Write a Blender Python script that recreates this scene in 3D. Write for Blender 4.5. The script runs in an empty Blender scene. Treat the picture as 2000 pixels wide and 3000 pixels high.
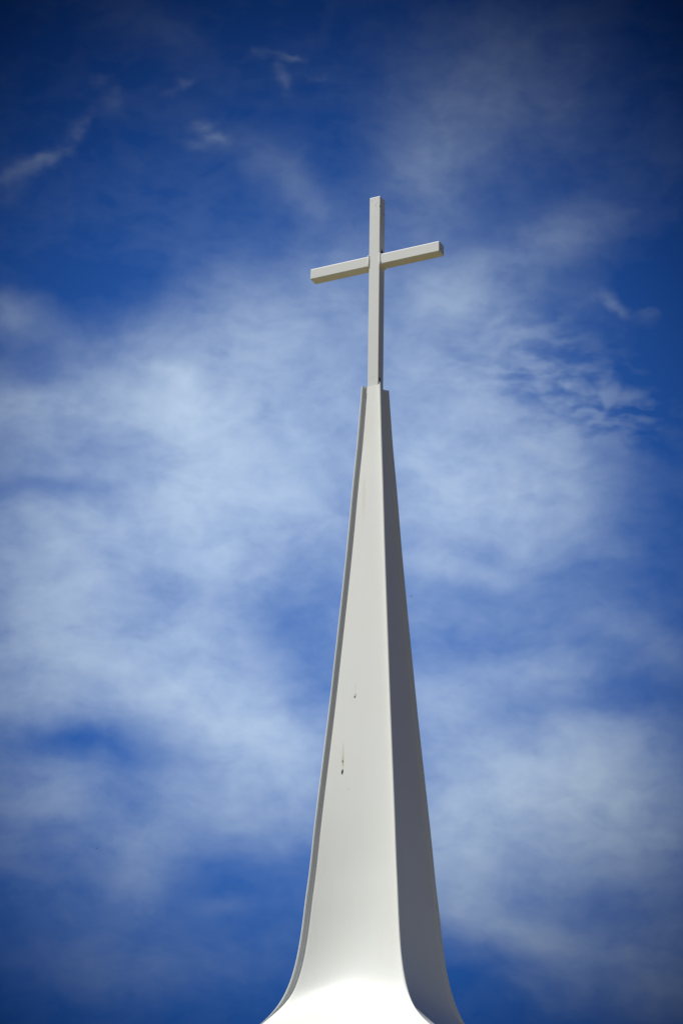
import bpy, bmesh, math, random
from mathutils import Vector, Matrix
random.seed(7)
C = bpy.context.scene.collection
scene = bpy.context.scene
W = 0.15                                   # side of the square cross tube, metres; everything below is measured in tubes
CAM_H = 1.6
# ------------------------------------------------------------------ camera
PITCH, ROLL, YAW = 0.43166, 0.0097, -0.01191
DIST = math.exp(5.44003) * W               # level distance from camera to the spire's axis
PHI = 0.43967                              # how far the cross is turned from facing the camera
fwd = Vector((math.sin(YAW)*math.cos(PITCH), math.cos(YAW)*math.cos(PITCH), math.sin(PITCH)))
rt0 = Vector((math.cos(YAW), -math.sin(YAW), 0)); up0 = rt0.cross(fwd)
rt = rt0*math.cos(ROLL) + up0*math.sin(ROLL); up = -rt0*math.sin(ROLL) + up0*math.cos(ROLL)
cam_data = bpy.data.cameras.new('camera'); cam = bpy.data.objects.new('camera', cam_data); C.objects.link(cam)
cam_data.sensor_fit = 'VERTICAL'; cam_data.sensor_height = 36.0; cam_data.sensor_width = 24.0
cam_data.lens = 9000/3000*36.0; cam_data.clip_start = 0.1; cam_data.clip_end = 20000
cam.matrix_world = Matrix(((rt.x, up.x, -fwd.x, 0), (rt.y, up.y, -fwd.y, 0), (rt.z, up.z, -fwd.z, CAM_H), (0, 0, 0, 1)))
scene.camera = cam
# ------------------------------------------------------------------ exposure
scene.render.engine = 'CYCLES'
scene.view_settings.view_transform = 'Standard'; scene.view_settings.look = 'None'
scene.view_settings.exposure = 0.1; scene.view_settings.gamma = 1.0
scene.render.resolution_x = 682; scene.render.resolution_y = 1024
# ------------------------------------------------------------------ sun
AXR = Vector((math.cos(PHI), -math.sin(PHI), 0))       # along the cross arms, to the right
AXF = Vector((-math.sin(PHI), -math.cos(PHI), 0))      # out of the cross's front
SUN_AZ, SUN_EL = math.radians(42), math.radians(57)    # turned from AXF towards the left
sh = AXF*math.cos(SUN_AZ) - AXR*math.sin(SUN_AZ)
sun_dir = Vector((sh.x*math.cos(SUN_EL), sh.y*math.cos(SUN_EL), math.sin(SUN_EL)))
ld = bpy.data.lights.new('sun', 'SUN'); ld.energy = 3.9; ld.angle = math.radians(0.53); ld.color = (1.0, 0.985, 0.945)
lo = bpy.data.objects.new('sun', ld); C.objects.link(lo)
lo.rotation_euler = sun_dir.to_track_quat('Z', 'Y').to_euler(); lo.location = (-30, -10, 60)
# ------------------------------------------------------------------ world: Nishita sky with thin high clouds
world = bpy.data.worlds.new('World'); scene.world = world; world.use_nodes = True
nt = world.node_tree; nt.nodes.clear()
def N(kind, **kw):
    n = nt.nodes.new(kind)
    for k, v in kw.items(): setattr(n, k, v)
    return n
def put(sock, v):
    if isinstance(v, bpy.types.NodeSocket): nt.links.new(v, sock)
    elif v is not None: sock.default_value = v
def M(op, a, b=None, c=None, clamp=False):
    n = N('ShaderNodeMath', operation=op, use_clamp=clamp)
    put(n.inputs[0], a); put(n.inputs[1], b); put(n.inputs[2], c)
    return n.outputs[0]
def V(op, a, b=None, s=None):
    n = N('ShaderNodeVectorMath', operation=op)
    put(n.inputs[0], a)
    if b is not None: put(n.inputs[1], b)
    if s is not None: put(n.inputs['Scale'], s)
    return n.outputs['Value'] if op in ('DOT_PRODUCT', 'LENGTH') else n.outputs['Vector']
def noise(vec, scale, detail=4, rough=.5, color=False, dist=0.0):
    n = N('ShaderNodeTexNoise', noise_dimensions='3D'); n.normalize = True
    put(n.inputs['Vector'], vec); n.inputs['Scale'].default_value = scale; n.inputs['Detail'].default_value = detail
    n.inputs['Roughness'].default_value = rough; n.inputs['Distortion'].default_value = dist
    return n.outputs['Color'] if color else n.outputs['Fac']
sky = N('ShaderNodeTexSky'); sky.sky_type = 'NISHITA'; sky.sun_disc = False
sky.sun_elevation = SUN_EL; sky.sun_rotation = math.atan2(sun_dir.x, sun_dir.y) % (2*math.pi)
sky.air_density = 1.0; sky.dust_density = 0.3; sky.ozone_density = 3.0; sky.altitude = 300
tc = N('ShaderNodeTexCoord').outputs['Generated']
# flat chart of this part of the sky (fixed in the world): x to the right, y up, in thousandths
S0 = 9.0
cx = M('MULTIPLY', V('DOT_PRODUCT', tc, tuple(rt)), S0); cy = M('MULTIPLY', V('DOT_PRODUCT', tc, tuple(up)), S0)
comb = N('ShaderNodeCombineXYZ'); put(comb.inputs[0], cx); put(comb.inputs[1], cy); put(comb.inputs[2], 0.0)
P0 = comb.outputs[0]
wa = V('SUBTRACT', noise(P0, 2.2, 2, .5, True), (.5, .5, .5)); wb = V('SUBTRACT', noise(P0, 7.0, 3, .55, True), (.5, .5, .5))
P1 = V('ADD', V('ADD', P0, V('SCALE', wa, s=0.13)), V('SCALE', wb, s=0.055))
def blobs(P, rows):
    acc = None; P_in = P
    for i, (x, y, rx, ry, ang, amp) in enumerate(rows):      # centre, radii, tilt (degrees, counter-clockwise), strength
        if i and i % 6 == 0:                    # keeps the shader evaluating group after group
            ch = N('ShaderNodeVectorMath', operation='MULTIPLY_ADD'); put(ch.inputs[0], acc); ch.inputs[1].default_value = (1e-9,)*3; put(ch.inputs[2], P_in); P = ch.outputs[0]
        m = N('ShaderNodeMapping', vector_type='TEXTURE'); put(m.inputs['Vector'], P)
        m.inputs['Location'].default_value = ((x-1000)/1000, (1500-y)/1000, 0)
        m.inputs['Rotation'].default_value = (0, 0, math.radians(ang)); m.inputs['Scale'].default_value = (rx/1000, ry/1000, 1e3)
        e = M('POWER', 0.36788, V('DOT_PRODUCT', m.outputs[0], m.outputs[0]))
        acc = M('MULTIPLY', e, amp) if acc is None else M('MULTIPLY_ADD', e, amp, acc)
    return acc
CLOUDS = [
 (1000,1650,880,820,0,.20),(300,1900,420,520,0,.10),(330,850,260,90,0,-.08),(1920,900,120,260,0,-.05),
 # left bank
 (100,1190,330,105,5,.52),(480,1190,230,110,-12,.46),(610,1420,170,340,0,.60),(250,1420,380,160,0,.36),(120,1620,320,130,0,.40),
 (190,1800,190,170,20,.50),(30,1960,260,140,0,.36),(470,2010,240,120,-25,.50),(680,1960,120,190,15,.36),(760,2160,230,120,-20,.50),
 (860,1450,150,300,0,.38),(40,940,110,60,0,.26),(400,1010,280,45,-4,.16),(480,1085,80,20,-25,.30),(560,1125,60,26,-20,.20),
 (850,1060,330,170,-10,.34),(800,900,260,110,0,.14),(960,830,150,120,0,.12),(520,1830,80,60,-20,.24),(700,1650,110,36,-20,.16),
 (860,1350,180,120,0,.10),(200,1430,150,36,0,-.24),(60,1470,110,60,0,-.18),(820,1780,130,140,0,-.20),(480,1700,180,60,-15,-.08),
 (330,1310,120,30,10,-.10),(160,1110,110,40,0,-.16),(350,1120,60,40,0,.14),(700,1200,60,120,0,.10),(150,1520,200,36,-6,.16),
 (400,2230,150,100,-15,-.20),(200,2170,120,50,0,-.16),(880,1600,70,90,0,-.12),(100,2060,200,60,0,.20),
 (130,2310,200,90,0,.28),(160,2360,140,50,-10,.16),(600,2330,330,90,-15,.30),(850,2280,200,120,0,.30),(440,2540,90,170,-5,.22),(560,2440,240,60,0,.16),
 (250,2560,220,150,0,.12),(330,2830,240,80,0,.14),(640,2650,90,26,0,.08),(700,2780,200,80,15,.04),(60,2480,140,100,0,.16),(720,2120,60,60,0,.14),
 # veil behind the cross
 (1250,470,120,260,-12,.20),(1300,560,60,120,0,.06),(1480,330,300,190,28,.14),(1430,160,250,170,0,.08),(880,590,240,55,-35,.09),
 (1330,845,130,95,0,.40),(1180,930,170,140,0,.12),(1100,800,200,120,0,.06),(430,80,280,60,-25,.05),(1560,720,220,70,20,.16),(1730,650,140,50,10,.06),(1450,960,90,120,0,.14),
 (800,500,160,50,-35,.06),(1500,830,300,110,30,.08),(1900,520,120,200,0,.03),
 # right bank
 (1250,1120,180,160,0,.20),(1200,1300,190,150,0,.26),(1460,1400,320,180,0,.48),(1360,1500,260,120,0,.24),(1600,1290,130,50,-25,.18),
 (1420,1150,120,80,-20,.20),(1480,1010,100,60,-20,.14),(1680,1470,130,80,0,.14),(1260,1650,120,46,0,.22),(1430,1690,160,36,-8,.20),(1640,1610,200,70,0,.14),(1900,1350,150,300,0,-.08),
 (1890,930,50,30,0,.06),
 (1240,1790,120,70,0,.08),(1550,1780,260,60,0,.10),(1900,1900,160,50,-35,.16),(1780,1830,110,40,0,.06),(1620,1960,180,70,0,.32),
 (1720,2260,240,120,8,.80),(1800,2320,180,70,0,.26),(1500,2310,240,140,20,.46),(1330,2380,180,260,0,.48),(1720,2120,160,50,0,.22),(1300,2080,200,100,0,.30),
 (1620,2420,220,100,10,.22),(1530,2480,70,80,20,-.10),(1840,2440,220,120,0,.50),(1300,2560,160,140,0,.26),(1430,2690,230,60,-15,.36),(1600,2720,120,60,0,.18),
 (1750,2800,240,100,8,.24),(1780,2590,90,50,0,-.06),(1600,2520,260,140,0,.20),(1950,2700,150,190,0,.20),(1930,2900,160,80,0,.20),(1580,2900,150,40,-28,.08),(1600,2600,160,60,0,.14),
 (1280,2840,160,60,-10,-.06),(1400,1760,200,70,0,-.05),
]
WISPS = [
 (185,440,62,20,40,.17),(205,452,28,22,0,.12),(150,480,40,20,30,.10),(100,510,80,26,32,.11),(30,540,60,34,30,.08),(250,370,40,22,48,.11),(345,315,42,50,-20,.06),(300,250,26,18,20,.06),
 (600,375,30,18,10,.12),(628,400,46,18,-30,.14),(655,425,34,14,-25,.10),(580,430,46,20,-10,.07),(545,262,30,15,25,.13),(500,280,24,10,0,.05),
 (850,188,46,10,-8,.22),(760,190,30,18,25,.10),(815,210,20,20,0,.09),(832,250,18,36,14,.12),(900,236,36,10,-10,.08),(930,235,18,14,0,.05),
 (1795,905,40,16,-34,.20),(1785,885,26,18,0,.08),(1740,880,40,16,30,.05),(1895,930,36,18,-20,.06),(1250,1780,60,24,10,.05),
]
macro = blobs(P1, CLOUDS)
ch = N('ShaderNodeVectorMath', operation='MULTIPLY_ADD'); put(ch.inputs[0], macro); ch.inputs[1].default_value = (1e-9,)*3; put(ch.inputs[2], V('ADD', P0, V('SCALE', wb, s=.10)))
Pw = ch.outputs[0]
# ripples of high cloud right of the cross
ch = N('ShaderNodeVectorMath', operation='MULTIPLY_ADD'); put(ch.inputs[0], macro); ch.inputs[1].default_value = (1e-9,)*3; put(ch.inputs[2], P0)
Pc = ch.outputs[0]
rip_mask = blobs(Pc, [(1560,1090,210,150,-25,1.0),(1700,1200,190,120,-20,.6),(1300,1100,130,110,0,.35),(1820,1200,120,80,0,.5)])
mp = N('ShaderNodeMapping'); put(mp.inputs['Vector'], V('ADD', P0, V('SCALE', wb, s=.05)))
mp.inputs['Rotation'].default_value = (0, 0, math.radians(14)); mp.inputs['Scale'].default_value = (.85, 1.7, 1)
rip = noise(mp.outputs[0], 13, 2.5, .45)
rr_ = N('ShaderNodeMapRange', interpolation_type='SMOOTHSTEP'); put(rr_.inputs[0], rip); rr_.inputs[1].default_value = .34; rr_.inputs[2].default_value = .72
rr_.inputs[3].default_value = -.05; rr_.inputs[4].default_value = .22
rip = rr_.outputs[0]
fb = noise(P1, 5.2, 5, .50)
mp2 = N('ShaderNodeMapping'); put(mp2.inputs['Vector'], P1)
mp2.inputs['Rotation'].default_value = (0, 0, math.radians(10)); mp2.inputs['Scale'].default_value = (.85, 1.45, 1)
fc = noise(mp2.outputs[0], 9.0, 4, .48)
fd = noise(mp2.outputs[0], 21, 4, .52)
tex = M('ADD', M('MULTIPLY', M('SUBTRACT', fb, .5), 1.35), M('MULTIPLY', M('SUBTRACT', fc, .5), 1.0))
tex = M('ADD', tex, M('MULTIPLY', M('SUBTRACT', fd, .5), .62))
dens = M('MULTIPLY', macro, M('ADD', M('MULTIPLY', tex, .75), 1.0))
dens = M('ADD', dens, M('MULTIPLY', tex, .055))
wisp = blobs(Pw, WISPS)
wn = N('ShaderNodeMapRange', interpolation_type='SMOOTHSTEP'); put(wn.inputs[0], M('ADD', M('MULTIPLY', fc, .7), M('MULTIPLY', fd, .3))); wn.inputs[1].default_value = .30; wn.inputs[2].default_value = .68; wn.inputs[3].default_value = .25; wn.inputs[4].default_value = 1.7
dens = M('MULTIPLY_ADD', M('MULTIPLY', wisp, .72), wn.outputs[0], dens)
dens = M('MULTIPLY_ADD', rip, rip_mask, dens)
dens = M('MAXIMUM', dens, 0.0)
dens = M('SUBTRACT', 1.0, M('POWER', 0.36788, M('MULTIPLY', dens, 1.05)))
# lens vignette painted into the sky: blue and cloud both darken away from the middle
mv = N('ShaderNodeMapping', vector_type='TEXTURE'); put(mv.inputs['Vector'], Pc); mv.inputs['Location'].default_value = (-.05, -.1, 0)
mv.inputs['Scale'].default_value = (1.343, 1.455, 1e3)
qv = M('POWER', V('DOT_PRODUCT', mv.outputs[0], mv.outputs[0]), 1.5)
vignette = M('POWER', 0.36788, qv)
far_ = N('ShaderNodeMapRange', interpolation_type='SMOOTHSTEP'); put(far_.inputs[0], qv); far_.inputs[1].default_value = 6; far_.inputs[2].default_value = 60
far_.inputs[3].default_value = .03; far_.inputs[4].default_value = .34
vignette = M('MAXIMUM', vignette, far_.outputs[0])
tint = N('ShaderNodeMix', data_type='RGBA', blend_type='MULTIPLY'); tint.inputs['Factor'].default_value = 1
put(tint.inputs[6], sky.outputs[0]); tint.inputs[7].default_value = (.165, .55, 1.19, 1)
hue = N('ShaderNodeCombineXYZ'); put(hue.inputs[0], M('MULTIPLY_ADD', vignette, 1.0, .55)); put(hue.inputs[1], M('MULTIPLY_ADD', vignette, .40, .74)); put(hue.inputs[2], 1.0)
blue = V('SCALE', V('MULTIPLY', tint.outputs[2], hue.outputs[0]), s=vignette)
white = V('SCALE', (5.9, 7.35, 9.0), s=vignette)
mix = N('ShaderNodeMix', data_type='RGBA'); put(mix.inputs['Factor'], dens); put(mix.inputs[6], blue); put(mix.inputs[7], white)
bg = N('ShaderNodeBackground'); put(bg.inputs['Color'], mix.outputs[2]); bg.inputs['Strength'].default_value = 0.1
world.cycles.sampling_method = 'MANUAL'; world.cycles.sample_map_resolution = 512
out = N('ShaderNodeOutputWorld'); nt.links.new(bg.outputs[0], out.inputs['Surface'])
# ------------------------------------------------------------------ helpers
def link(name, me, mat, parent=None, smooth=False):
    o = bpy.data.objects.new(name, me); C.objects.link(o)
    if mat: me.materials.append(mat)
    if parent: o.parent = parent
    if smooth:
        for p in me.polygons: p.use_smooth = True
    return o
def box(bm, x0, x1, y0, y1, z0, z1):
    vs = [bm.verts.new(c) for c in ((x0,y0,z0),(x1,y0,z0),(x1,y1,z0),(x0,y1,z0),(x0,y0,z1),(x1,y0,z1),(x1,y1,z1),(x0,y1,z1))]
    for f in ((0,3,2,1),(4,5,6,7),(0,1,5,4),(1,2,6,5),(2,3,7,6),(3,0,4,7)): bm.faces.new([vs[i] for i in f])
def finish(bm, name, bevel=0, seg=3):
    if bevel: bmesh.ops.bevel(bm, geom=bm.edges[:], offset=bevel, segments=seg, profile=.5, affect='EDGES')
    bmesh.ops.recalc_face_normals(bm, faces=bm.faces[:])
    me = bpy.data.meshes.new(name); bm.to_mesh(me); bm.free(); return me
# ------------------------------------------------------------------ materials
def paint(name, stains=(), base=(.82, .83, .755), rough=.42, spots=()):
    m = bpy.data.materials.new(name); m.use_nodes = True; t = m.node_tree
    b = t.nodes['Principled BSDF']; b.inputs['Roughness'].default_value = rough
    if 'Specular IOR Level' in b.inputs: b.inputs['Specular IOR Level'].default_value = .4
    def n(k, **kw):
        x = t.nodes.new(k)
        for a, v in kw.items(): setattr(x, a, v)
        return x
    L = t.links.new
    co = n('ShaderNodeTexCoord').outputs['Object']
    # faint weathering streaks that run down the sheet
    mp = n('ShaderNodeMapping'); L(co, mp.inputs[0]); mp.inputs['Scale'].default_value = (9, 9, .55)
    n1 = n('ShaderNodeTexNoise'); L(mp.outputs[0], n1.inputs['Vector']); n1.inputs['Scale'].default_value = 1.6; n1.inputs['Detail'].default_value = 5
    n2 = n('ShaderNodeTexNoise'); L(co, n2.inputs['Vector']); n2.inputs['Scale'].default_value = 2.6; n2.inputs['Detail'].default_value = 6
    ad = n('ShaderNodeMath', operation='ADD'); L(n1.outputs[0], ad.inputs[0]); L(n2.outputs[0], ad.inputs[1])
    r = n('ShaderNodeMapRange'); L(ad.outputs[0], r.inputs[0]); r.inputs[1].default_value = .75; r.inputs[2].default_value = 1.3
    mx = n('ShaderNodeMix', data_type='RGBA'); L(r.outputs[0], mx.inputs['Factor'])
    mx.inputs[6].default_value = (base[0]*.985, base[1]*.98, base[2]*.955, 1); mx.inputs[7].default_value = (*base, 1)
    col = mx.outputs[2]
    # rust and dirt marks at fixed places on the paint: (x, y, z, rx, ry, rz, colour, strength)
    for (x, y, z, sx, sy, sz, c, k) in stains:
        q = n('ShaderNodeMapping', vector_type='TEXTURE'); 
        ns = n('ShaderNodeTexNoise'); L(co, ns.inputs['Vector']); ns.inputs['Scale'].default_value = 55; ns.inputs['Detail'].default_value = 3
        sb = n('ShaderNodeVectorMath', operation='SUBTRACT'); L(ns.outputs['Color'], sb.inputs[0]); sb.inputs[1].default_value = (.5,.5,.5)
        sc = n('ShaderNodeVectorMath', operation='MULTIPLY'); L(sb.outputs[0], sc.inputs[0]); sc.inputs[1].default_value = (sx*1.3, sx*1.3, sz*.9)
        aa = n('ShaderNodeVectorMath', operation='ADD'); L(co, aa.inputs[0]); L(sc.outputs[0], aa.inputs[1]); L(aa.outputs[0], q.inputs[0])
        q.inputs['Location'].default_value = (x, y, z); q.inputs['Scale'].default_value = (sx, sy, sz)
        ln = n('ShaderNodeVectorMath', operation='LENGTH'); L(q.outputs[0], ln.inputs[0])
        rr = n('ShaderNodeMapRange', interpolation_type='SMOOTHSTEP'); L(ln.outputs['Value'], rr.inputs[0])
        rr.inputs[1].default_value = .25 if k < .8 else .6; rr.inputs[2].default_value = 1.0; rr.inputs[3].default_value = k; rr.inputs[4].default_value = 0
        m2 = n('ShaderNodeMix', data_type='RGBA'); L(rr.outputs[0], m2.inputs['Factor']); L(col, m2.inputs[6]); m2.inputs[7].default_value = (*c, 1)
        col = m2.outputs[2]
    L(col, b.inputs['Base Color'])
    # hand-rolled paint: slight unevenness
    n3 = n('ShaderNodeTexNoise'); L(co, n3.inputs['Vector']); n3.inputs['Scale'].default_value = 7; n3.inputs['Detail'].default_value = 4
    bp = n('ShaderNodeBump'); bp.inputs['Strength'].default_value = .06; bp.inputs['Distance'].default_value = .01
    L(n3.outputs[0], bp.inputs['Height']); L(bp.outputs[0], b.inputs['Normal'])
    return m
RUST = (.16, .085, .03); YEL = (.55, .50, .33); BLK = (.012, .010, .008)
# ------------------------------------------------------------------ the steeple (its own axes: X along the arms, -Y out of the front, Z up; metres)
AXIS = Vector((0, DIST, 0))
steeple = bpy.data.objects.new('church_steeple', None); C.objects.link(steeple)
steeple.location = AXIS; steeple.rotation_euler = (0, 0, -PHI)
steeple['label'] = 'tall white tapering church steeple with flared base and a plain square-bar cross on its tip'
steeple['category'] = 'church steeple'
ZB, ZL = 117.615*W + CAM_H, 59.296*W + CAM_H
ZT, ZA = 135.955*W + CAM_H, 129.69*W + CAM_H
knots_t = [i*.75/9 for i in range(9)] + [.75+.025*i for i in range(11)]
knots_T = [.875,1.115,1.42,1.70,2.016,2.352,2.693,3.068,3.445,3.79,3.925,4.035,4.155,4.31,4.525,4.85,5.37,6.20,7.55,9.40]
pz = [ZB + (ZL-ZB)*t for t in knots_t]; pT = [(v+.02)*W for v in knots_T]
# below the picture the flare runs out on to the tower
pz += [ZL - .22, ZL - .42, ZL - .55]; pT += [9.4*W+.32, 9.4*W+.74, 9.4*W+1.2]
def pchip(xs, ys):
    n = len(xs); h = [xs[i+1]-xs[i] for i in range(n-1)]; d = [(ys[i+1]-ys[i])/h[i] for i in range(n-1)]
    m = [d[0]] + [0 if d[i-1]*d[i] <= 0 else (2*h[i]+h[i-1]+h[i]+2*h[i-1])/((2*h[i]+h[i-1])/d[i-1]+(h[i]+2*h[i-1])/d[i]) for i in range(1, n-1)] + [d[-1]]
    def f(x):
        i = 0
        while i < n-2 and x > xs[i+1]: i += 1
        t = (x-xs[i])/h[i]
        return ys[i]*(1+2*t)*(1-t)**2 + m[i]*h[i]*t*(1-t)**2 + ys[i+1]*t*t*(3-2*t) + m[i+1]*h[i]*t*t*(t-1)
    return f
Tf = pchip([-z for z in pz], pT)
NZ = 320
zs = [ZB + (pz[-1]-ZB)*(i/NZ) for i in range(NZ+1)]
raw = [Tf(-z) for z in zs]
sm = raw[:]
for _ in range(14):                                     # sheet metal bends smoothly
    sm = [sm[0]] + [(sm[i-1]+2*sm[i]+sm[i+1])/4 for i in range(1, NZ)] + [sm[-1]]
EDGE = .105*W
LIP_TOP, LIP_LOW = .35*W, .08*W
def lip(z):                                            # depth of the rolled lip along each ridge
    t = min(1, max(0, ((ZB - z)/(ZB - ZL) - .90)/.055)); t = t*t*(3-2*t)
    return LIP_TOP + (LIP_LOW - LIP_TOP)*t
def bulge(z):                                          # how hollow the middle of each side is
    t = (ZB - z)/(ZB - ZL)
    return W*.75*math.exp(-((t-.885)/(.21 if t < .885 else .085))**2)
def side(T, z):                                        # one side from its left ridge to its right ridge: (lateral, outward)
    pts = []; n1, n2 = 9, 22; L = lip(z); e = min(EDGE, L*.42)
    for i in range(n1+1):                              # cove from the ridge down to the panel
        a = i/n1; u = -(T-e) + (L-e)*a
        pts.append((u, T - L*(1-(1-a)**2.0) ))
    h = T - L
    for i in range(1, n2):
        v = -1 + 2*i/n2; pts.append((v*h, T - L - bulge(z)*(1-v*v)))
    for i in range(n1+1):
        a = 1 - i/n1; u = (T-e) - (L-e)*a
        pts.append((u, T - L*(1-(1-a)**2.0)))
    return pts
def spire_mesh():
    bm = bmesh.new(); rows = []
    for T, z in zip(sm, zs):
        s = side(T, z); row = []
        for k in range(4):
            ca, sa = math.cos(k*math.pi/2), math.sin(k*math.pi/2)
            pts = [(u, -o) for (u, o) in s]
            e = min(EDGE, lip(z)*.42); pts.append((T - e*.30, -(T - e*.30)))            # rounded ridge
            for (x, y) in pts: row.append(bm.verts.new((x*ca - y*sa, x*sa + y*ca, z)))
        rows.append(row)
    n = len(rows[0])
    for a, b in zip(rows, rows[1:]):
        for i in range(n): bm.faces.new((a[i], a[(i+1) % n], b[(i+1) % n], b[i]))
    top = rows[0]; m_ = n//4; n1 = 9; core = []          # close the cut top: one piece per ridge, one in the middle
    for k in range(4):
        core += top[k*m_+n1 : (k+1)*m_-1-n1]
        a = [top[(k+1)*m_-2-n1+i] for i in range(n1+1)]; b = [top[((k+1)*m_+n1-i) % n] for i in range(n1+1)]
        for i in range(n1): bm.faces.new((a[i], a[i+1], b[i+1], b[i]))
        bm.faces.new((a[-1], top[(k+1)*m_-1], b[-1]))
    bm.faces.new(core)
    me = finish(bm, 'spire')
    return me
def F(R, Fr, z): return (R*W, -Fr*W, z)
pxm = W/33.5                                            # one photo pixel on the spire, metres
def onface(px_x, px_y):                                 # a mark on the front panel: where that sight line meets it
    d = fwd*9000 + rt*(px_x-1000) + up*(1500-px_y); o = Vector((0, 0, CAM_H))
    lo_, hi_ = 20.0, 60.0
    for _ in range(60):
        mid = (lo_+hi_)/2; p = o + d*(mid/9000) - AXIS
        R = p.dot(AXR); Fr = p.dot(AXF); T = Tf(-max(min(p.z, ZB), pz[-1]))
        if Fr > T - lip(p.z) - bulge(p.z): lo_ = mid
        else: hi_ = mid
    return (p.dot(AXR), -p.dot(AXF), p.z)
st = []
a = onface(1003, 2262); st.append((*a, .016, .08, .042, BLK, 1.0))
a = onface(1005, 2230); st.append((*a, .014, .08, .12, (.46,.38,.12), .75))
a = onface(1004, 2231); st.append((*a, .011, .08, .026, (.03,.02,.012), .95))
a = onface(1005, 2205); st.append((*a, .020, .08, .19, (.64,.58,.40), .5))
a = onface(1039, 2042); st.append((*a, .012, .08, .022, (.04,.03,.02), .95))
a = onface(1041, 2036); st.append((*a, .020, .08, .035, (.30,.26,.16), .5))
a = onface(1041, 2015); st.append((*a, .016, .08, .10, (.68,.65,.50), .35))
a = onface(1021, 2312); st.append((*a, .010, .08, .018, (.4,.38,.33), .45))
a = onface(1066, 1450); st.append((*a, .035, .10, .45, (.66,.62,.46), .3))
spire = link('spire', spire_mesh(), paint('white_sheet_paint', st), steeple, smooth=True)
try:
    spire.data.set_sharp_from_angle(angle=math.radians(28))
except Exception: pass
# cross
TILT = -0.006
crossm = paint('white_cross_paint', [
    (.10*W/1, -.5*W, ZT-.13, .010, .05, .035, (.50,.38,.18), .75), (.28*W, -.5*W, ZT-.10, .008, .05, .030, (.50,.38,.2), .6),
    (-.28*W, -.5*W, ZT-.05, .008, .05, .012, RUST, .6), (.17*W, -.5*W, ZT-.20, .010, .05, .012, (.5,.4,.22), .6),
    (.5*W, -.49*W, ZT-.155, .010, .012, .022, BLK, 1.0), (.5*W, .25*W, ZT-.22, .02, .014, .014, RUST, .7),
    (.5*W, -.02*W, ZA+.62*W, .03, .052, .10, BLK, 1.0), (.5*W, -.15*W, ZA+1.0*W, .03, .018, .14, (.16,.15,.13), .55),
    (.5*W, -.22*W, ZB+.10, .03, .030, .030, BLK, .95), (-.1*W, -.5*W, ZB+.12, .014, .05, .016, (.5,.48,.4), .5),
    (.12*W, -.5*W, ZB+.13, .008, .05, .022, (.42,.40,.33), .5)], base=(.75, .76, .69), rough=.45)
bm = bmesh.new(); box(bm, -.5*W, .5*W, -.5*W, .5*W, ZB-.5, ZT)
cross = link('cross', finish(bm, 'cross', .05*W), crossm, steeple)
cross.data.polygons.foreach_set('use_smooth', [False]*len(cross.data.polygons))
AL, AH, AD = 6.086*W, 1.01*W/2, 1.02*W/2
armm = paint('white_arm_paint', [(5.6*W, -AD, ZA+.33*W, .010, .05, .012, (.45,.36,.2), .6), (AL, -.1*W, ZA-.1*W, .03, .012, .015, RUST, .8)], base=(.75, .76, .69), rough=.45)
weldm = paint('weld_paint', base=(.74, .74, .69), rough=.5)
for s in (-1, 1):
    bm = bmesh.new(); x0, x1 = sorted((s*.5*W, s*AL)); box(bm, x0, x1, -AD, AD, ZA-AH, ZA+AH)
    arm = link('arm', finish(bm, 'arm', .075*W), armm, cross)
    # bead of weld running round the joint
    bm = bmesh.new(); ring = []; nseg = 64
    for i in range(nseg):
        u = i/nseg*4; k = int(u); f = u-k; c = [(-1,-1),(1,-1),(1,1),(-1,1)]; a_, b_ = c[k], c[(k+1) % 4]
        y = (a_[0]+(b_[0]-a_[0])*f)*(AD*.985); z = (a_[1]+(b_[1]-a_[1])*f)*(AH*.985)
        rr = (.088 + .010*math.sin(i*.45) + .006*math.sin(i*.95+1))*W
        cen = Vector((s*(.53+.014*math.sin(i*.45))*W, y, ZA+z)); out_ = Vector((0, y, z)).normalized(); sec = []
        for j in range(8):
            t_ = j/8*2*math.pi; sec.append(bm.verts.new(cen + Vector((1, 0, 0))*math.cos(t_)*rr + out_*math.sin(t_)*rr))
        ring.append(sec)
    for i in range(nseg):
        A, B = ring[i], ring[(i+1) % nseg]
        for j in range(8): bm.faces.new((A[j], A[(j+1) % 8], B[(j+1) % 8], B[j]))
    link('weld_seam', finish(bm, 'weld_seam'), weldm, cross, smooth=True)
# the whole cross leans very slightly to the right
piv = Matrix.Translation((0, 0, ZB)) @ Matrix.Rotation(0.006, 4, 'Y') @ Matrix.Translation((0, 0, -ZB))
for o in [cross]: o.matrix_local = piv
# tower that carries the flare (below the picture)
bm = bmesh.new(); zt_ = pz[-1]; TT = sm[-1]
box(bm, -TT-.05, TT+.05, -TT-.05, TT+.05, zt_-.30, zt_-.003)
link('eaves_board', finish(bm, 'eaves_board', .02), paint('board_paint'), steeple)
bm = bmesh.new(); box(bm, -TT+.25, TT-.25, -TT+.25, TT-.25, 0, zt_-.303)
stucco = paint('stucco', base=(.42, .37, .30), rough=.85)
link('tower_wall', finish(bm, 'tower_wall'), stucco, steeple)
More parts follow.
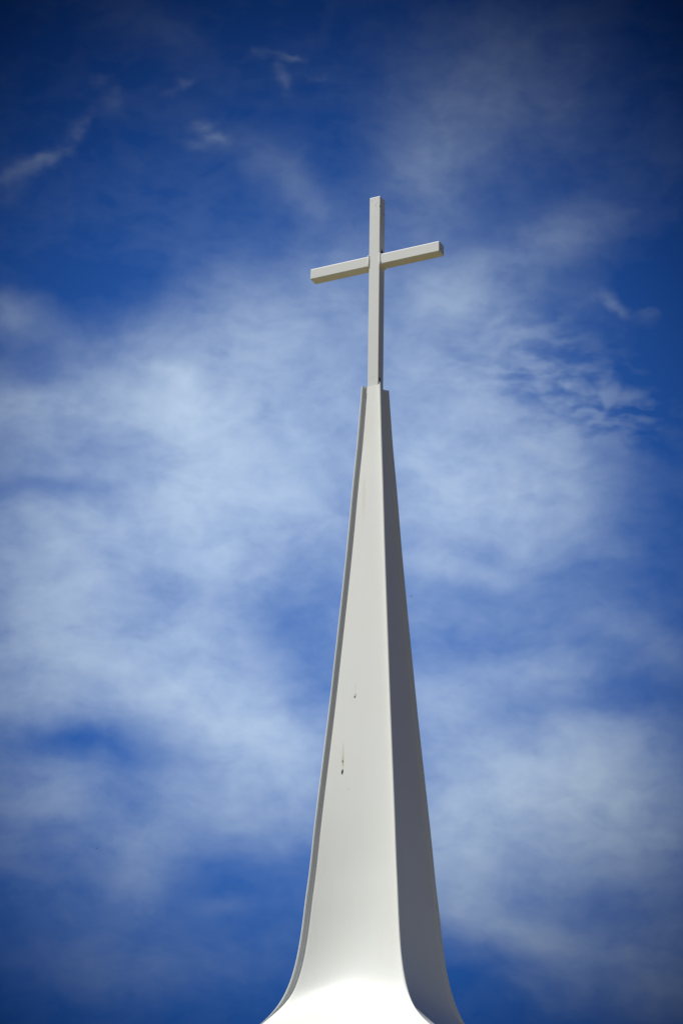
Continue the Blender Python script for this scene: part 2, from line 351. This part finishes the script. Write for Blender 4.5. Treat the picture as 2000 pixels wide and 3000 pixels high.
# ------------------------------------------------------------------ ground
gm = bpy.data.materials.new('dry_ground'); gm.use_nodes = True; t = gm.node_tree; b = t.nodes['Principled BSDF']
b.inputs['Roughness'].default_value = .95
tcg = t.nodes.new('ShaderNodeTexCoord'); n1 = t.nodes.new('ShaderNodeTexNoise'); n1.inputs['Scale'].default_value = .35; n1.inputs['Detail'].default_value = 8
t.links.new(tcg.outputs['Object'], n1.inputs['Vector']); cr = t.nodes.new('ShaderNodeValToRGB')
cr.color_ramp.elements[0].position = .35; cr.color_ramp.elements[0].color = (.115, .090, .034, 1)
cr.color_ramp.elements[1].position = .65; cr.color_ramp.elements[1].color = (.21, .165, .065, 1)
t.links.new(n1.outputs[0], cr.inputs[0]); t.links.new(cr.outputs[0], b.inputs['Base Color'])
bm = bmesh.new()
for sx, sy in ((-1,-1),(1,-1),(1,1),(-1,1)): bm.verts.new((sx*6000, sy*6000, 0))
bm.faces.new(bm.verts[:])
g = link('ground', finish(bm, 'ground'), gm); g['kind'] = 'structure'
# ------------------------------------------------------------------ tiny birds high behind and around the spire
def far_point(px, py, dist):
    d = (fwd*9000 + rt*(px-1000) + up*(1500-py)).normalized(); return Vector((0, 0, CAM_H)) + d*dist
def bird_parts(parent, mat, wing_mat, up_w):
    bm = bmesh.new(); prof = [(-.16,.004),(-.12,.022),(-.05,.042),(.03,.045),(.09,.032),(.115,.026),(.135,.024),(.155,.010),(.175,.003)]
    rows = []
    for (x, r) in prof: rows.append([bm.verts.new((x, r*math.cos(a*math.pi/4), r*math.sin(a*math.pi/4))) for a in range(8)])
    for A, B in zip(rows, rows[1:]):
        for j in range(8): bm.faces.new((A[j], A[(j+1)%8], B[(j+1)%8], B[j]))
    bm.faces.new(rows[0]); bm.faces.new(rows[-1])
    link('body', finish(bm, 'body'), mat, parent, smooth=True)
    for s in (-1, 1):
        bm = bmesh.new(); sec = []
        for (y, x0, x1, z) in ((.02,-.05,.07,.02),(.14,-.045,.085,.02+.10*up_w),(.25,-.06,.06,.02+.13*up_w),(.34,-.07,-.03,.02+.10*up_w)):
            sec.append([bm.verts.new((x0, s*y, z)), bm.verts.new(((x0+x1)/2, s*y, z+.007)), bm.verts.new((x1, s*y, z)), bm.verts.new(((x0+x1)/2, s*y, z-.004))])
        for A, B in zip(sec, sec[1:]):
            for j in range(4): bm.faces.new((A[j], A[(j+1)%4], B[(j+1)%4], B[j]))
        bm.faces.new(sec[0]); bm.faces.new(sec[-1])
        link('wing', finish(bm, 'wing'), wing_mat, parent)
dark = bpy.data.materials.new('dark_feathers'); dark.use_nodes = True; dark.node_tree.nodes['Principled BSDF'].inputs['Base Color'].default_value = (.03,.03,.035,1)
pale = bpy.data.materials.new('white_feathers'); pale.use_nodes = True; pale.node_tree.nodes['Principled BSDF'].inputs['Base Color'].default_value = (.7,.7,.7,1)
BIRDS = [(1203.8,1746.3,620,40,1.0,dark,'tiny dark bird beside the right edge of the white spire at mid height'),
         (284,2485.3,620,150,.9,dark,'tiny dark bird over the dim cloud at lower left of the spire'),
         (390.5,926.3,640,5,.9,pale,'tiny white bird in clear blue sky left of the cross, above the cloud bank'),
         (1351.6,2007.5,820,80,.9,dark,'faint speck of a bird right of the spire between two cloud banks'),
         (340,2147.5,860,70,.8,dark,'faint speck of a bird in the lower left where cloud opens to blue'),
         (1791,1510.2,860,20,.8,dark,'faint speck of a bird at far right beside the bright cloud')]
for (px, py, dist, rz, sc, mt, lab) in BIRDS:
    e = bpy.data.objects.new('bird', None); C.objects.link(e); e.location = far_point(px, py, dist)
    e.rotation_euler = (0, 0, math.radians(rz)); e.scale = (sc, sc, sc)
    e['label'] = lab; e['category'] = 'bird'; e['group'] = 'birds far off in the sky'
    bird_parts(e, mt, dark if mt is dark else pale, random.uniform(-.3, .9))
